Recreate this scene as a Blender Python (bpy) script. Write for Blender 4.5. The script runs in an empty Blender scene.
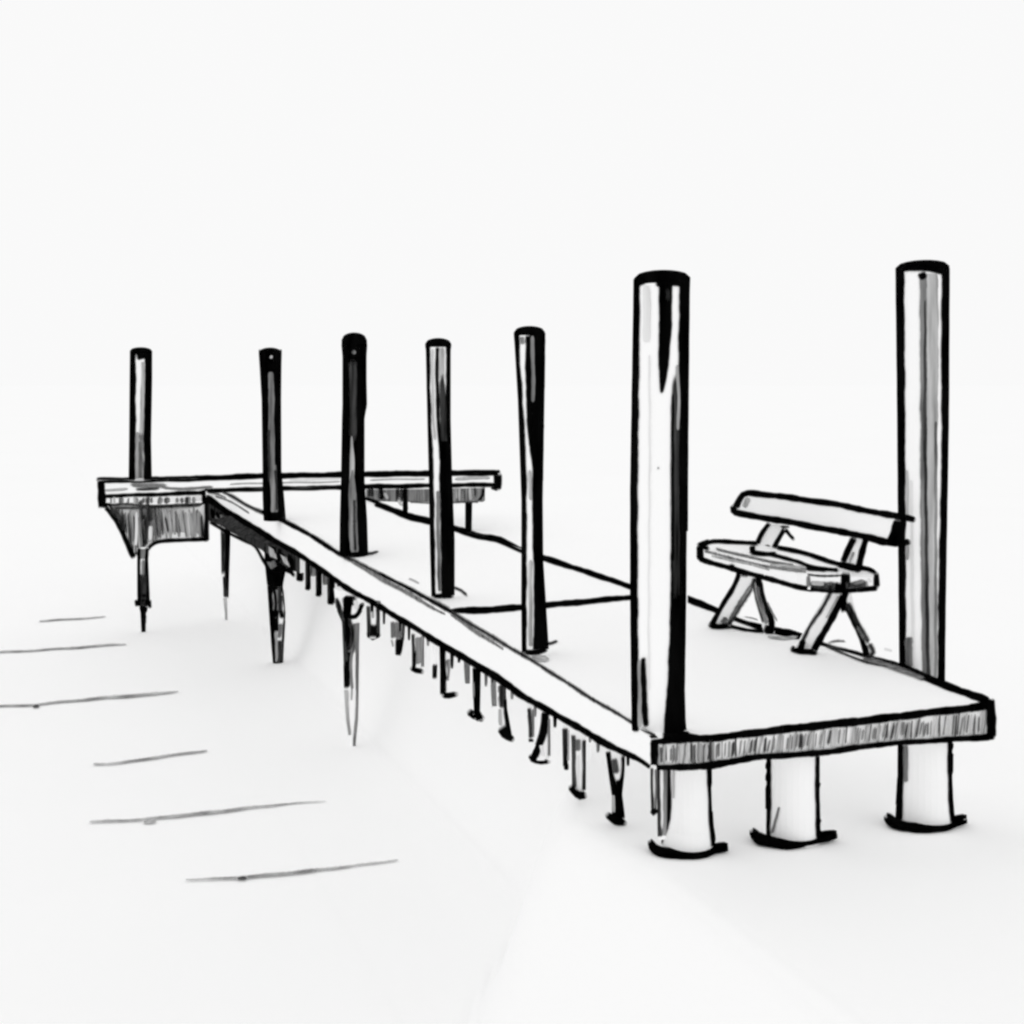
import bpy, math, random
from mathutils import Vector
from mathutils.geometry import tessellate_polygon
R = random.Random(11)
sc = bpy.context.scene
C = sc.collection
F = 1000.0; HY = 385.0; CX = 512.0; CZ = 2.1      # the camera: focal length and horizon in pixels, height in metres
DZ = 0.5                                          # deck top
WZ = -1.4                                         # water level

# ------------------------------------------------------------------ materials
def mat(name, lo, hi, scale=(3, 3, 3), detail=4.0, contrast=(0.35, 0.65), tint=(1, 1, 1), dry=None):
    m = bpy.data.materials.new(name); m.use_nodes = True
    nt = m.node_tree; nt.nodes.clear()
    out = nt.nodes.new('ShaderNodeOutputMaterial'); d = nt.nodes.new('ShaderNodeBsdfDiffuse' if dry is None else 'ShaderNodeBsdfPrincipled')
    tc = nt.nodes.new('ShaderNodeTexCoord'); mp = nt.nodes.new('ShaderNodeMapping')
    mp.inputs['Scale'].default_value = scale
    no = nt.nodes.new('ShaderNodeTexNoise'); no.inputs['Scale'].default_value = 1.0; no.inputs['Detail'].default_value = detail
    cr = nt.nodes.new('ShaderNodeValToRGB')
    cr.color_ramp.elements[0].position = contrast[0]; cr.color_ramp.elements[1].position = contrast[1]
    cr.color_ramp.elements[0].color = tuple(lo * t for t in tint) + (1,)
    cr.color_ramp.elements[1].color = tuple(hi * t for t in tint) + (1,)
    L = nt.links.new
    L(tc.outputs['Object'], mp.inputs['Vector']); L(mp.outputs[0], no.inputs['Vector'])
    L(no.outputs['Fac'], cr.inputs['Fac']); L(cr.outputs[0], d.inputs['Color' if dry is None else 'Base Color']); L(d.outputs[0], out.inputs['Surface'])
    if dry is not None:                             # ink thins out towards the edge of a stroke and breaks up over the grain
        d.inputs['Roughness'].default_value = 1; d.inputs['Specular IOR Level'].default_value = 0
        at_ = nt.nodes.new('ShaderNodeAttribute'); at_.attribute_name = 'ink'
        n2 = nt.nodes.new('ShaderNodeTexNoise'); n2.inputs['Detail'].default_value = 3; n2.inputs['Scale'].default_value = 1
        mp2 = nt.nodes.new('ShaderNodeMapping'); mp2.inputs['Scale'].default_value = (70, 70, 7)
        a1 = nt.nodes.new('ShaderNodeMath'); a1.operation = 'MULTIPLY'; a1.inputs[1].default_value = 1 + dry
        a2 = nt.nodes.new('ShaderNodeMath'); a2.operation = 'MULTIPLY'; a2.inputs[1].default_value = dry * 1.5
        a3 = nt.nodes.new('ShaderNodeMath'); a3.operation = 'SUBTRACT'; a3.use_clamp = True
        L(tc.outputs['Object'], mp2.inputs['Vector']); L(mp2.outputs[0], n2.inputs['Vector'])
        L(at_.outputs['Fac'], a1.inputs[0]); L(n2.outputs['Fac'], a2.inputs[0]); L(a1.outputs[0], a3.inputs[0]); L(a2.outputs[0], a3.inputs[1])
        L(a3.outputs[0], d.inputs['Alpha'])
    return m
M = {
 'p': mat('paper_white_wood', .993, .9999, (2, 2, 2)),
 'w': mat('paper_white_water', .993, .9999, (.35, .35, .35), detail=6.0),
 'K': mat('solid_black_ink', .0001, .003, (9, 9, 2.5)),
 'D': mat('solid_dark_ink', .002, .07, (26, 26, 2.2), contrast=(.3, .7)),
 'Q': mat('solid_grey_ink', .06, .30, (26, 26, 2.0), contrast=(.3, .7)),
 'U': mat('solid_light_ink', .25, .62, (24, 24, 2.0), contrast=(.3, .7)),
 'V': mat('solid_faint_ink', .72, .84, (14, 14, 1.5)),
 'k': mat('black_ink', .0001, .003, (9, 9, 2.5), dry=.25),
 'd': mat('dark_ink_wash', .002, .07, (26, 26, 2.2), contrast=(.3, .7), dry=.45),
 'm': mat('grey_ink_wash', .06, .32, (26, 26, 2.0), contrast=(.3, .7), dry=.6),
 'l': mat('light_ink_wash', .25, .62, (24, 24, 2.0), contrast=(.3, .7)),
 'f': mat('faint_ink_wash', .72, .84, (14, 14, 1.5)),
 'r': mat('ripple_ink', .16, .6, (5, 5, 5), contrast=(.3, .7), dry=.6),
}
KEYS = list(M)

# ------------------------------------------------------------------ surfaces that a pen stroke can lie on
def ray(x, y): return Vector(((x - CX) / F, 1.0, (HY - y) / F))
CAM = Vector((0, 0, CZ))
def at(x, y, Y): return CAM + ray(x, y) * Y
class Flat:                                        # horizontal surface
    def __init__(s, z): s.z = z
    def hit(s, x, y): return at(x, y, (CZ - s.z) * F / (y - HY))
    def nrm(s, x, y): return Vector((0, 0, 1))
class Curtain:                                     # upright surface over a plan line
    def __init__(s, plan): s.p = [Vector((a[0], a[1])) for a in plan]
    def seg(s, x):
        dx = (x - CX) / F; best = None
        n = len(s.p)
        for i in range(n - 1):
            a, b = s.p[i], s.p[i + 1]; e = b - a
            den = e.x - dx * e.y
            if abs(den) < 1e-9: continue
            t = (dx * a.y - a.x) / den
            out = 0 if 0 <= t <= 1 else min(abs(t), abs(t - 1))
            if out > 0 and not ((t < 0 and i == 0) or (t > 1 and i == n - 2)): out += 5
            Y = a.y + t * e.y
            if Y > 0 and (best is None or out < best[0]): best = (out, Y, e)
        return best
    def hit(s, x, y): return at(x, y, s.seg(x)[1])
    def nrm(s, x, y):
        e = s.seg(x)[2]; n = Vector((e.y, -e.x, 0)).normalized()
        return n if n.dot(Vector(((x - CX) / F, 1, 0))) < 0 else -n
class Lean:                                        # board that leans between two depths
    def __init__(s, y0, Y0, y1, Y1): s.a = (y0, Y0, y1, Y1)
    def hit(s, x, y):
        y0, Y0, y1, Y1 = s.a; t = (y - y0) / (y1 - y0); return at(x, y, Y0 + t * (Y1 - Y0))
    def nrm(s, x, y): return Vector((0, -1, 0))
class Round:                                       # a round post: rows of (y, left x, right x) at depth Y
    def __init__(s, rows, Y): s.r = rows; s.Y = Y
    def row(s, y):
        r = s.r
        if y <= r[0][0]: return r[0][1], r[0][2]
        for a, b in zip(r, r[1:]):
            if y <= b[0]:
                t = (y - a[0]) / (b[0] - a[0]); return a[1] + t * (b[1] - a[1]), a[2] + t * (b[2] - a[2])
        return r[-1][1], r[-1][2]
    def circle(s, y):                               # centre and radius in plan, so that the outline is seen at l and r
        l, r = s.row(y); al = math.atan((l - CX) / F); ar = math.atan((r - CX) / F)
        am = (al + ar) / 2; ah = (ar - al) / 2; D = s.Y / math.cos(am)
        return am, ah, D, D * math.sin(ah)
    def on(s, y, th, k=1.0, lift=0.0):              # point at angle th from the side that faces the viewer
        am, ah, D, rad = s.circle(y); a = am + math.pi
        z = CZ + (HY - y) / F * s.Y
        q = rad * k + lift
        return Vector((D * math.sin(am) + math.sin(a - th) * q, D * math.cos(am) + math.cos(a - th) * q, z))
    def theta(s, x, y):
        am, ah, D, rad = s.circle(y); dl = math.atan((x - CX) / F) - am
        if abs(dl) >= ah * .999: return math.copysign(math.radians(112), dl)
        t = D * math.cos(dl) - math.sqrt(rad * rad - (D * math.sin(dl)) ** 2)
        return math.atan2(t * math.sin(dl), D - t * math.cos(dl))
    def hit(s, x, y):
        yc = y
        for _ in range(4):
            q = s.on(yc, s.theta(x, yc)); q.z = CZ + (HY - y) / F * q.y; yc = HY - (q.z - CZ) * F / s.Y
        return q
    def nrm(s, x, y):
        th = s.theta(x, y); return (s.on(y, th, 1.0, 1.0) - s.on(y, th))

# ------------------------------------------------------------------ mesh builder
class MB:
    def __init__(s): s.v = []; s.f = []; s.m = []; s.k = 0; s.ink = {}
    def face(s, pts, m):
        i = len(s.v); s.v += [Vector(p) for p in pts]; s.f.append(tuple(range(i, i + len(pts)))); s.m.append(KEYS.index(m))
    def grid(s, rows, m, closed=False):
        i0 = len(s.v); n = len(rows[0])
        for r in rows: s.v += [Vector(p) for p in r]
        for a in range(len(rows) - 1):
            for b in range(n if closed else n - 1):
                c = (b + 1) % n
                s.f.append((i0 + a * n + b, i0 + a * n + c, i0 + (a + 1) * n + c, i0 + (a + 1) * n + b)); s.m.append(KEYS.index(m))
    def prism(s, poly, off, m):                     # polygon of 3-D points pushed along off
        n = len(poly); q = [Vector(p) + off for p in poly]
        i = len(s.v); s.v += [Vector(p) for p in poly] + q; mi = KEYS.index(m)
        for t in tessellate_polygon([[Vector(p) for p in poly]]):
            s.f.append(tuple(i + a for a in t)); s.m.append(mi)
            s.f.append(tuple(i + n + a for a in reversed(t))); s.m.append(mi)
        for a in range(n):
            b = (a + 1) % n; s.f.append((i + a, i + b, i + n + b, i + n + a)); s.m.append(mi)
    def lift(s):
        s.k += 1; return .004 + .00012 * s.k
    def stroke(s, surf, pts, w, m='k', ends=(.5, .5), rough=.07, across=None, wob=.25, lift=None, sink=0.0):
        """a pen stroke: pts (x, y[, width factor]); w in pixels of the drawing; a raised ribbon of ink on the surface"""
        P = [(p[0], p[1], p[2] if len(p) > 2 else 1.0) for p in pts]
        if m == 'k': w *= 1.07
        if m in 'kd':
            for e_, f_ in ((0, 1), (-1, -2)):
                q_ = math.dist(P[e_][:2], P[f_][:2]) or 1; g_ = 1.1 / q_
                P[e_] = (P[e_][0] + (P[e_][0] - P[f_][0]) * g_, P[e_][1] + (P[e_][1] - P[f_][1]) * g_, P[e_][2])
        if len(P) == 2: P = [P[0], tuple((a + b) / 2 for a, b in zip(*P)), P[1]]
        S = []
        for i in range(len(P) - 1):
            a, b, c, d = P[max(0, i - 1)], P[i], P[i + 1], P[min(len(P) - 1, i + 2)]
            n = max(2, int(math.dist(b[:2], c[:2]) / 3.5))
            for k in range(n):
                t = k / n
                S.append(tuple(.5 * (2 * b[j] + (c[j] - a[j]) * t + (2 * a[j] - 5 * b[j] + 4 * c[j] - d[j]) * t * t + (3 * b[j] - a[j] - 3 * c[j] + d[j]) * t ** 3) for j in range(3)))
        S.append(P[-1]); N = len(S)
        ln = [0]
        for a, b in zip(S, S[1:]): ln.append(ln[-1] + math.dist(a[:2], b[:2]))
        tot = max(ln[-1], 1e-6)
        ph = [R.uniform(0, 6.28) for _ in range(4)]
        if isinstance(surf, Round): rough *= min(1, 5 / w)
        if across is None: across = 6 if isinstance(surf, Round) else 2
        lf = s.lift() if lift is None else lift
        top = []; bot = []; wrap = [False, False]
        if isinstance(surf, Round):
            for j, sgn in ((0, -1), (1, 1)):
                c_ = 0
                for x, y, wf in S:
                    gl, gr = surf.row(y)
                    if ((x + sgn * w * wf / 2) - (gl + gr) / 2) / ((gr - gl) / 2) * sgn > .86: c_ += 1
                wrap[j] = c_ > .5 * N and (wf or 1) and w * 1.0 < 1.6 * (gr - gl)
        for i in range(N):
            x, y, wf = S[i]
            a = S[max(0, i - 1)]; b = S[min(N - 1, i + 1)]
            tx, ty = b[0] - a[0], b[1] - a[1]; q = math.hypot(tx, ty) or 1; nx, ny = -ty / q, tx / q
            L = ln[i]
            ww = w * wf * (1 + rough * (math.sin(L * .19 + ph[0]) + .6 * math.sin(L * .47 + ph[1]) + .5 * math.sin(L * 1.1 + ph[2])))
            e0 = min(1, (L + .15) / (w * .6 + .01)); e1 = min(1, (tot - L + .15) / (w * .6 + .01))
            ww *= (1 - ends[0]) + ends[0] * math.sqrt(max(0, e0 * (2 - e0))) if e0 < 1 else 1
            ww *= (1 - ends[1]) + ends[1] * math.sqrt(max(0, e1 * (2 - e1))) if e1 < 1 else 1
            o = wob * math.sin(L * .13 + ph[3])
            r1 = []; r2 = []
            h0, h1 = -.5 * ww + o, .5 * ww + o
            if isinstance(surf, Round) and abs(nx) > .7:      # a line on a post's outline wraps round its side
                gl, gr = surf.row(y); gc = (gl + gr) / 2; gh = (gr - gl) / 2
                for sgn in (-1, 1):
                    ha, hb_ = (h0, h1) if nx > 0 else (h1, h0)
                    he = ha if sgn < 0 else hb_

                    if wrap[0 if sgn < 0 else 1]:
                        he = (gc + sgn * gh * 1.04 - x) / nx
                        if sgn < 0: ha = he
                        else: hb_ = he
                        h0, h1 = (ha, hb_) if nx > 0 else (hb_, ha)
            fe = .75 if m == 'k' else .05 if (m.isupper() or m in 'lf') else min(2.2, .28 * ww + .4)
            fe = min(fe, ww * .5)
            sg = 1 if h1 >= h0 else -1
            cols = [(h0 - sg * fe, 0), (h0 + sg * fe, 1)] + [(h0 + (h1 - h0) * q_ / across, 1) for q_ in range(1, across)] + [(h1 - sg * fe, 1), (h1 + sg * fe, 0)]
            cols = [cols[0]] + sorted(cols[1:-1], key=lambda c: c[0] * sg) + [cols[-1]]
            fl = 1.6 if m == 'k' else max(2.5, min(tot * .3, w * 1.6) * max(ends))
            ea = min(1, (L + .2) / (fl * (.4 + .6 * ends[0])), (tot - L + .2) / (fl * (.4 + .6 * ends[1])))
            if m.isupper() or m in 'lf': ea = 1
            if ends[0] < .1 and L < tot / 2 or ends[1] < .1 and L > tot / 2: ea = 1
            for h, al_ in cols:
                px, py = x + nx * h, y + ny * h
                p = surf.hit(px, py); n = surf.nrm(px, py)
                r1.append(p + n * lf); r2.append(al_ * ea)
            top.append(r1); bot.append(r2)
        i0 = len(s.v)
        s.grid(top, m)
        q_ = i0
        for r in bot:
            for a_ in r: s.ink[q_] = a_; q_ += 1
        if sink > 0:                                # a solid foot: give it sides
            low = [[p - Vector((0, 0, lf + sink)) for p in (r[1], r[-2])] for r in top]
            s.grid([[t[1], b[0]] for t, b in zip(top, low)], 'K'); s.grid([[b[1], t[-2]] for t, b in zip(top, low)], 'K')
    def blot(s, surf, poly, m='k', lf=None):                 # filled ink shape on a surface
        lf = lf or s.lift(); c = sum(p[0] for p in poly) / len(poly), sum(p[1] for p in poly) / len(poly)
        n = surf.nrm(*c)
        s.prism([surf.hit(*p) + n * lf for p in poly], -n * (lf + .001), m)
    def tube(s, surf, m='p', seg=28, dome=0.0, ycap=None, bottom=True):
        """the body of a round post; above ycap it is ink; dome in pixels"""
        rows = surf.r; Y = surf.Y
        y0, y1 = rows[0][0], rows[-1][0]
        ys = []
        n = max(8, int((y1 - y0) / 6))
        ys = [y0 + (y1 - y0) * i / n for i in range(n + 1)]
        ys = sorted(set(ys) | {r[0] for r in rows})
        if ycap and y0 < ycap < y1: ys = sorted([y for y in ys if abs(y - ycap) > 1 or y == y0] + [ycap])
        rings = []; fac = []
        def ring(y, k=1.0):
            return [surf.on(y, 2 * math.pi * j / seg, k) for j in range(seg)]
        if dome > 0:
            for i in range(7):
                t = i / 6
                rings.append(ring(y0 - dome * math.sqrt(max(0, 1 - t * t * .98)), .02 + .98 * t) if i < 6 else ring(y0))
        for y in ys[1:] if dome > 0 else ys: rings.append(ring(y))
        nd = 7 if dome > 0 else 0
        yy = [y0] * nd + (ys[1:] if nd else ys)
        for a in range(len(rings) - 1):
            s.grid([rings[a], rings[a + 1]], 'K' if (ycap is not None and yy[a + 1] <= ycap) else m, closed=True)
        s.face(list(reversed(rings[0])), 'K' if ycap else m)
        if bottom: s.face(rings[-1], m)
    def build(s, name, parent=None):
        me = bpy.data.meshes.new(name); org = parent_world.get(parent.name, Vector()) if parent else Vector()
        me.from_pydata([v - org for v in s.v], [], s.f)
        used = sorted(set(s.m))
        for i in used: me.materials.append(M[KEYS[i]])
        mp = {k: j for j, k in enumerate(used)}
        me.polygons.foreach_set('material_index', [mp[i] for i in s.m])
        me.update()
        at_ = me.attributes.new('ink', 'FLOAT', 'POINT'); vals = [1.0] * len(s.v)
        for k_, a_ in s.ink.items(): vals[k_] = a_
        at_.data.foreach_set('value', vals)
        o = bpy.data.objects.new(name, me); C.objects.link(o)
        if parent: o.parent = parent; parent_world[o.name] = org
        return o
parent_world = {}
def thing(name, label, cat, loc, group=None):
    o = bpy.data.objects.new(name, None); C.objects.link(o); o.location = loc; o.empty_display_size = .2
    parent_world[o.name] = Vector(loc)
    o['label'] = label; o['category'] = cat
    if group: o['group'] = group
    return o
def tag(o, label, cat, group=None):
    o['label'] = label; o['category'] = cat
    if group: o['group'] = group
def plan(surf, pts): return [tuple(surf.hit(*p)[:2]) for p in pts]

deckS = Flat(DZ)
# traced lines of the drawing
LEFT = [(231, 495), (262, 511), (310, 535), (341, 554), (385, 576), (430, 599), (500, 640), (560, 677), (631, 721), (651, 739)]
RIGHT = [(366, 500), (404, 514.5), (428, 521), (452, 528), (500, 540), (543, 557), (590, 573), (631, 587), (687, 598), (717, 610), (764, 628), (832, 646), (868, 656), (900, 666), (940, 684), (989, 702)]
HEAD_FRONT = [(100, 495), (150, 494), (206, 491), (260, 488.5), (330, 487), (420, 486), (498, 484.5)]
HEAD_BACK = [(98, 480), (200, 478.5), (300, 476), (400, 474.5), (500, 473)]
Lp = plan(deckS, [(206, 491.3)] + LEFT); Rp = plan(deckS, RIGHT)
hf = plan(deckS, HEAD_FRONT); hb = plan(deckS, HEAD_BACK)
FRONT = [(651, 739), (711, 736), (777, 728), (860, 719), (930, 711), (989, 702)]
Fp = plan(deckS, FRONT)
sideL = Curtain(Lp); sideR = Curtain(Rp); front = Curtain(Fp)
headF = Curtain(hf); headB = Curtain(hb)
OUTER = [(206, 497.6), (228.7, 513), (255.6, 529), (283.7, 546), (310, 562), (345, 587), (380, 607), (444, 646), (500, 679), (524, 697), (560, 717), (612, 747), (640, 760), (651, 768)]

# ------------------------------------------------------------------ walkway
walk = thing('pier_walkway', 'long white walkway running from the near corner to the far cross platform', 'pier', (.2, 7.5, DZ - .1))
d = MB()
top = [Vector((x, y, DZ)) for x, y in Lp] + [Vector((x, y, DZ)) for x, y in Fp[1:]] + [Vector((x, y, DZ)) for x, y in reversed(Rp[:-1])]
# far end follows the platform's front line
endp = [Vector((p[0], p[1], DZ)) for p in hf if Lp[0][0] + .05 < p[0] < Rp[0][0] - .05 and p[1] > 14]
top += [Vector(p) for p in reversed(sorted(endp, key=lambda p: p.x))]
d.prism([p for p in top], Vector((0, 0, -.055)), 'p')
# seam and small marks on the planks
d.stroke(deckS, [(450, 611, .35), (462, 611, 1), (490, 610, 1.1), (530, 607, 1), (590, 601.5, .95), (636, 597, .8), (664, 594, .5)], 6.0, 'k', ends=(.9, .8))
d.stroke(deckS, [(663, 737), (676, 737), (690, 736)], 8, 'k'); d.stroke(deckS, [(638, 727), (646, 732), (656, 737)], 3, 'd')
d.stroke(deckS, [(640, 596), (652, 593.5), (664, 590)], 2.4, 'd', ends=(1, 1))
d.stroke(deckS, [(652, 594), (662, 597), (672, 601)], 2.2, 'd', ends=(1, 1))
d.stroke(deckS, [(365, 554), (372, 553.4), (379, 551)], 3, 'd', ends=(.8, .9))
d.stroke(deckS, [(409, 579), (414, 581), (419, 584)], 1.6, 'l', ends=(1, 1))
d.stroke(deckS, [(453, 588), (461, 591), (468, 597)], 3, 'd', ends=(.6, .9))
d.stroke(deckS, [(546, 644), (552, 643.5), (558, 641)], 3.4, 'd', ends=(.6, .9))
d.stroke(deckS, [(727, 626), (745, 630), (768, 632), (790, 632), (808, 637, .5)], 3.2, 'k')
d.stroke(deckS, [(768, 637), (785, 639), (798, 637)], 3.0, 'l', ends=(1, 1))
d.stroke(deckS, [(742, 617), (752, 619), (760, 622)], 1.7, 'm', ends=(1, 1))
d.stroke(deckS, [(826, 646), (845, 655), (868, 663), (898, 668)], 2.4, 'd')
d.stroke(deckS, [(826, 644), (838, 642), (848, 643)], 3, 'm', ends=(1, 1))
d.stroke(deckS, [(862, 657), (880, 664), (905, 672), (925, 680)], 5.5, 'm')
d.stroke(deckS, [(884, 650), (892, 652)], 2.5, 'f')
d.stroke(deckS, [(532, 657), (540, 659), (549, 660)], 6, 'l', ends=(1, 1))
d.build('deck', walk)

b = MB()                                            # left side board
up = [(206, 491.3)] + LEFT
xs = [206 + (651 - 206) * i / 40 for i in range(41)]
def yat(line, x):
    for a, c in zip(line, line[1:]):
        if a[0] <= x <= c[0]: return a[1] + (c[1] - a[1]) * (x - a[0]) / (c[0] - a[0])
    return line[-1][1]
def board(mb, surf, xs, top, bot, thick, m='p', z_top=None, proud=.003):
    rows = []
    kn = [p[0] for p in top + bot] + [p[0] for p in (LEFT if surf is sideL else FRONT if surf is front else HEAD_FRONT if surf is headF else [])]
    xs = sorted(set(xs) | {x for x in kn if xs[0] < x < xs[-1]})
    for x in xs:
        n = surf.nrm(x, 0); p = surf.hit(x, yat(top, x)); q = surf.hit(x, yat(bot, x))
        if z_top is not None: p.z = z_top
        p = p + n * proud; q = q + n * proud; rows.append([p, q, q - n * thick, p - n * thick])
    mb.grid(rows, m, closed=True); mb.face(rows[0], m); mb.face(list(reversed(rows[-1])), m)
board(b, sideL, xs, up, OUTER, .04, z_top=DZ + .002)
b.stroke(sideL, [(222, 492, .5), (231, 495.5, .8), (246, 504.6, .8), (262, 511.6, 1), (287, 522, 1), (310, 534.5, 1), (341, 554, 1.1), (385, 576, .9), (430, 599, 1.1), (444, 607, 1.2), (470, 623, 1.0), (500, 641, .95), (545, 668, .9), (590, 697, .9), (631, 721, .8), (640, 728, .6)], 4.6, 'd', rough=.1)
b.stroke(sideL, [(262, 511.6, .8), (287, 522.5, 1), (310, 535, 1), (341, 554.5, .9)], 4, 'k')
b.stroke(sideL, [(352, 561, .6), (378, 577, 1), (400, 588.5, 1), (430, 606, .8), (447, 615, .3)], 4.5, 'm')
b.stroke(sideL, [(380, 573), (405, 586), (430, 600), (452, 612)], 2.6, 'k')
b.stroke(sideL, [(450, 614, .5), (480, 634, 1), (505, 650, .5)], 4, 'm')
b.stroke(sideL, [(214.6, 495.5), (231, 502), (251, 514)], 2, 'm', ends=(.5, 1))
b.stroke(sideL, [(206, 492), (218, 494), (228, 499)], 1.6, 'm')
b.stroke(sideL, [(p[0], p[1] - .5, wf) for p, wf in zip(OUTER, [1.1, 1.1, 1, .95, .9, .95, 1.0, 1.0, 1.1, 1.15, 1.1, 1.2, .8, .8])], 5.6, 'k', rough=.09)
b.stroke(sideL, [(428, 637), (444, 646), (470, 661), (500, 680), (512, 688)], 6, 'k')
b.stroke(sideL, [(376, 601), (382, 602.5)], 3, 'm')
b.build('side_board', walk)

b = MB()                                            # near end board, hatched
bt = [(651, 739), (711, 737), (777, 728.5), (860, 720), (930, 712), (989, 703)]
bb = [(651, 768), (704, 765.5), (754, 757), (822, 750.5), (885, 743), (944, 739), (989, 736)]
board(b, front, [651 + (989 - 651) * i / 30 for i in range(31)], bt, bb, .04, z_top=DZ + .002)
for i in range(150):
    x = 657 + i * 2.5 + R.uniform(-1.2, 1.2)
    if x > 984: break
    y0, y1 = yat(bt, x) + 2, yat(bb, x) - 2
    sl = R.uniform(1, 5) if x > 740 else R.uniform(-.5, 2.5)
    k = R.random(); tone = 'd' if k < .2 else ('m' if k < .6 else 'l')
    if R.random() < .1: continue
    a = R.uniform(0, .25); c = R.uniform(0, .15)
    b.stroke(front, [(x + sl * (1 - a), y0 + (y1 - y0) * a), (x + sl * c, y1 - (y1 - y0) * c)], R.uniform(1.2, 2.6), tone, ends=(.7, .7), wob=.1)
for xx in (664, 672, 680, 686, 693, 700, 705): b.stroke(front, [(xx, 742), (xx - 1, 763)], R.uniform(2, 4.5), 'm' if xx in (672, 693) else 'l', ends=(.6, .6), rough=.2)
b.stroke(front, [(709, 738), (709, 763)], 3, 'd')
b.stroke(front, [(650, 741, .6), (683, 737, 1.2), (711, 736.5, 1), (777, 728.5, 1.1), (860, 719.5, 1.15), (930, 711, 1.05), (974, 706, 1.1), (989, 703, .9)], 7.2, 'k')
b.stroke(front, [(650, 766.5, .8), (704, 764.5, 1.2), (715, 763, 1.2), (754, 756, 1), (812, 752, 1), (850, 747, 1), (885, 742.5, .85), (944, 738.5, .9), (991, 735.5, 1.1)], 6.2, 'k')
b.stroke(front, [(653, 740), (653, 766)], 7.5, 'k', ends=(.2, .2))
b.stroke(front, [(978, 702), (990, 701)], 7, 'k', lift=.012); b.stroke(front, [(987.5, 698), (988.5, 736)], 9, 'k', ends=(.3, .1))
b.build('end_board', walk)

b = MB()                                            # far side edge board, seen from above only as its line
rx = [366 + (989 - 366) * i / 40 for i in range(41)]
rows = []
for x in rx:
    n = sideR.nrm(x, 0); p = sideR.hit(x, 500); p.z = DZ + .002
    p = p - n * .004
    rows.append([p, Vector((p.x, p.y, DZ - .19)), Vector((p.x, p.y, DZ - .19)) - n * .04, p - n * .04])
b.grid(rows, 'p', closed=True); b.face(rows[0], 'p'); b.face(list(reversed(rows[-1])), 'p')
b.stroke(sideR, [(358, 497, .5), (375, 503, 1), (404, 514.5, 1.1), (428, 521, 1.1), (452, 527.5, .9), (479, 536, 1.1), (500, 540, 1.1), (521, 550, .9), (543, 557.5, 1), (590, 573, 1), (631, 587, 1), (645, 590, .2)], 6.2, 'k')
b.stroke(sideR, [(684, 597, 1), (700, 603, 1.1), (717, 610.5, 1), (740, 620, .5), (764, 628, 1.1), (790, 633, 1.2), (812, 640, .7), (832, 646, .5), (868, 656, .6), (898, 665, .9), (920, 674, 1.2), (945, 685, 1.3), (965, 692, 1.3), (989, 701.5, 1.6)], 6, 'k')
b.stroke(deckS, [(375, 504, 1), (404, 516, 1.1), (428, 522.5, 1.1), (452, 529, .9), (479, 537.5, 1.1), (500, 541.3, 1.1), (521, 551.5, .9), (543, 559, 1), (590, 574, 1), (631, 588, 1)], 4, 'k', lift=.003)
b.stroke(deckS, [(684, 599, 1), (700, 605, 1.1), (717, 612, 1), (764, 629.5, 1.1), (790, 635, 1.2), (832, 647.5, .5), (868, 657.5, .6), (898, 667, .9), (920, 676, 1.2), (945, 687, 1.3), (965, 693.6, 1.3), (984, 700.5, 1.6)], 4.2, 'k', lift=.003)
b.build('edge_board', walk)

b = MB()                                            # dark beam under the far half of the side board
lowc = [(207, 520), (214, 522), (222, 526), (231, 532), (246, 539), (257, 545), (268, 556), (280, 563), (294, 571), (300, 573)]
inner = Curtain([(x + .03, y + .02) for x, y in Lp])
poly = [(207, 500)] + [(228.7, 514.5), (255.6, 530), (283.7, 548), (300, 557)] + list(reversed(lowc))
n0 = inner.nrm(250, 0)
b.prism([inner.hit(*p) for p in poly], -n0 * .08, 'p')
b.prism([inner.hit(*p) + n0 * .003 for p in poly], -n0 * .001, 'D')
for bl in ([(268, 544), (276, 549), (280, 559), (273, 556)], [(283, 554), (289, 558), (293, 567), (287, 563)], [(259, 539), (264, 542), (266, 549), (261, 546)]): b.blot(inner, bl, 'U', .034)
for bl in ([(222, 514), (227, 517), (228, 523), (223, 520)], [(238, 526), (243, 529), (244, 536), (239, 533)], [(268, 561), (273, 563), (273, 569), (268, 567)]): b.blot(inner, bl, 'Q', .034)
for i in range(34):
    x = R.uniform(211, 296); y0 = yat(OUTER, x) + R.uniform(3, 8); y1 = min(yat(lowc, x) - 1, y0 + R.uniform(5, 14))
    if y1 - y0 < 2: continue
    b.stroke(inner, [(x, y0), (x + R.uniform(-1, 3), y1)], R.uniform(1.5, 4), 'K', ends=(.9, .9), lift=.033)
for i in range(26):
    x = R.uniform(214, 262); y0 = yat(OUTER, x) + R.uniform(4, 12); y1 = min(yat(lowc, x) - 2, y0 + R.uniform(3, 8))
    if y1 - y0 > 2: b.stroke(inner, [(x, y0), (x + R.uniform(0, 2), y1)], R.uniform(1.2, 2.6), R.choice('QDQU' if x > 240 else 'QDDQ'), ends=(.9, .9), lift=.035)
for p in [(270, 545, 279, 556), (283, 556, 290, 566), (252, 537, 256, 541)]:
    pass
b.stroke(inner, [(212, 521), (231, 533), (246, 540), (258, 546), (266, 560), (275, 572), (290, 570), (298, 576)], 3.5, 'k', lift=.036)
b.build('side_beam', walk)

GROUND = lambda x, y: 0
def arc_foot(par, pts, z, w):
    m = MB(); m.stroke(Flat(z), pts, w, 'k', ends=(.35, .35), lift=.012); m.build('foot_ring', par)

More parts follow.
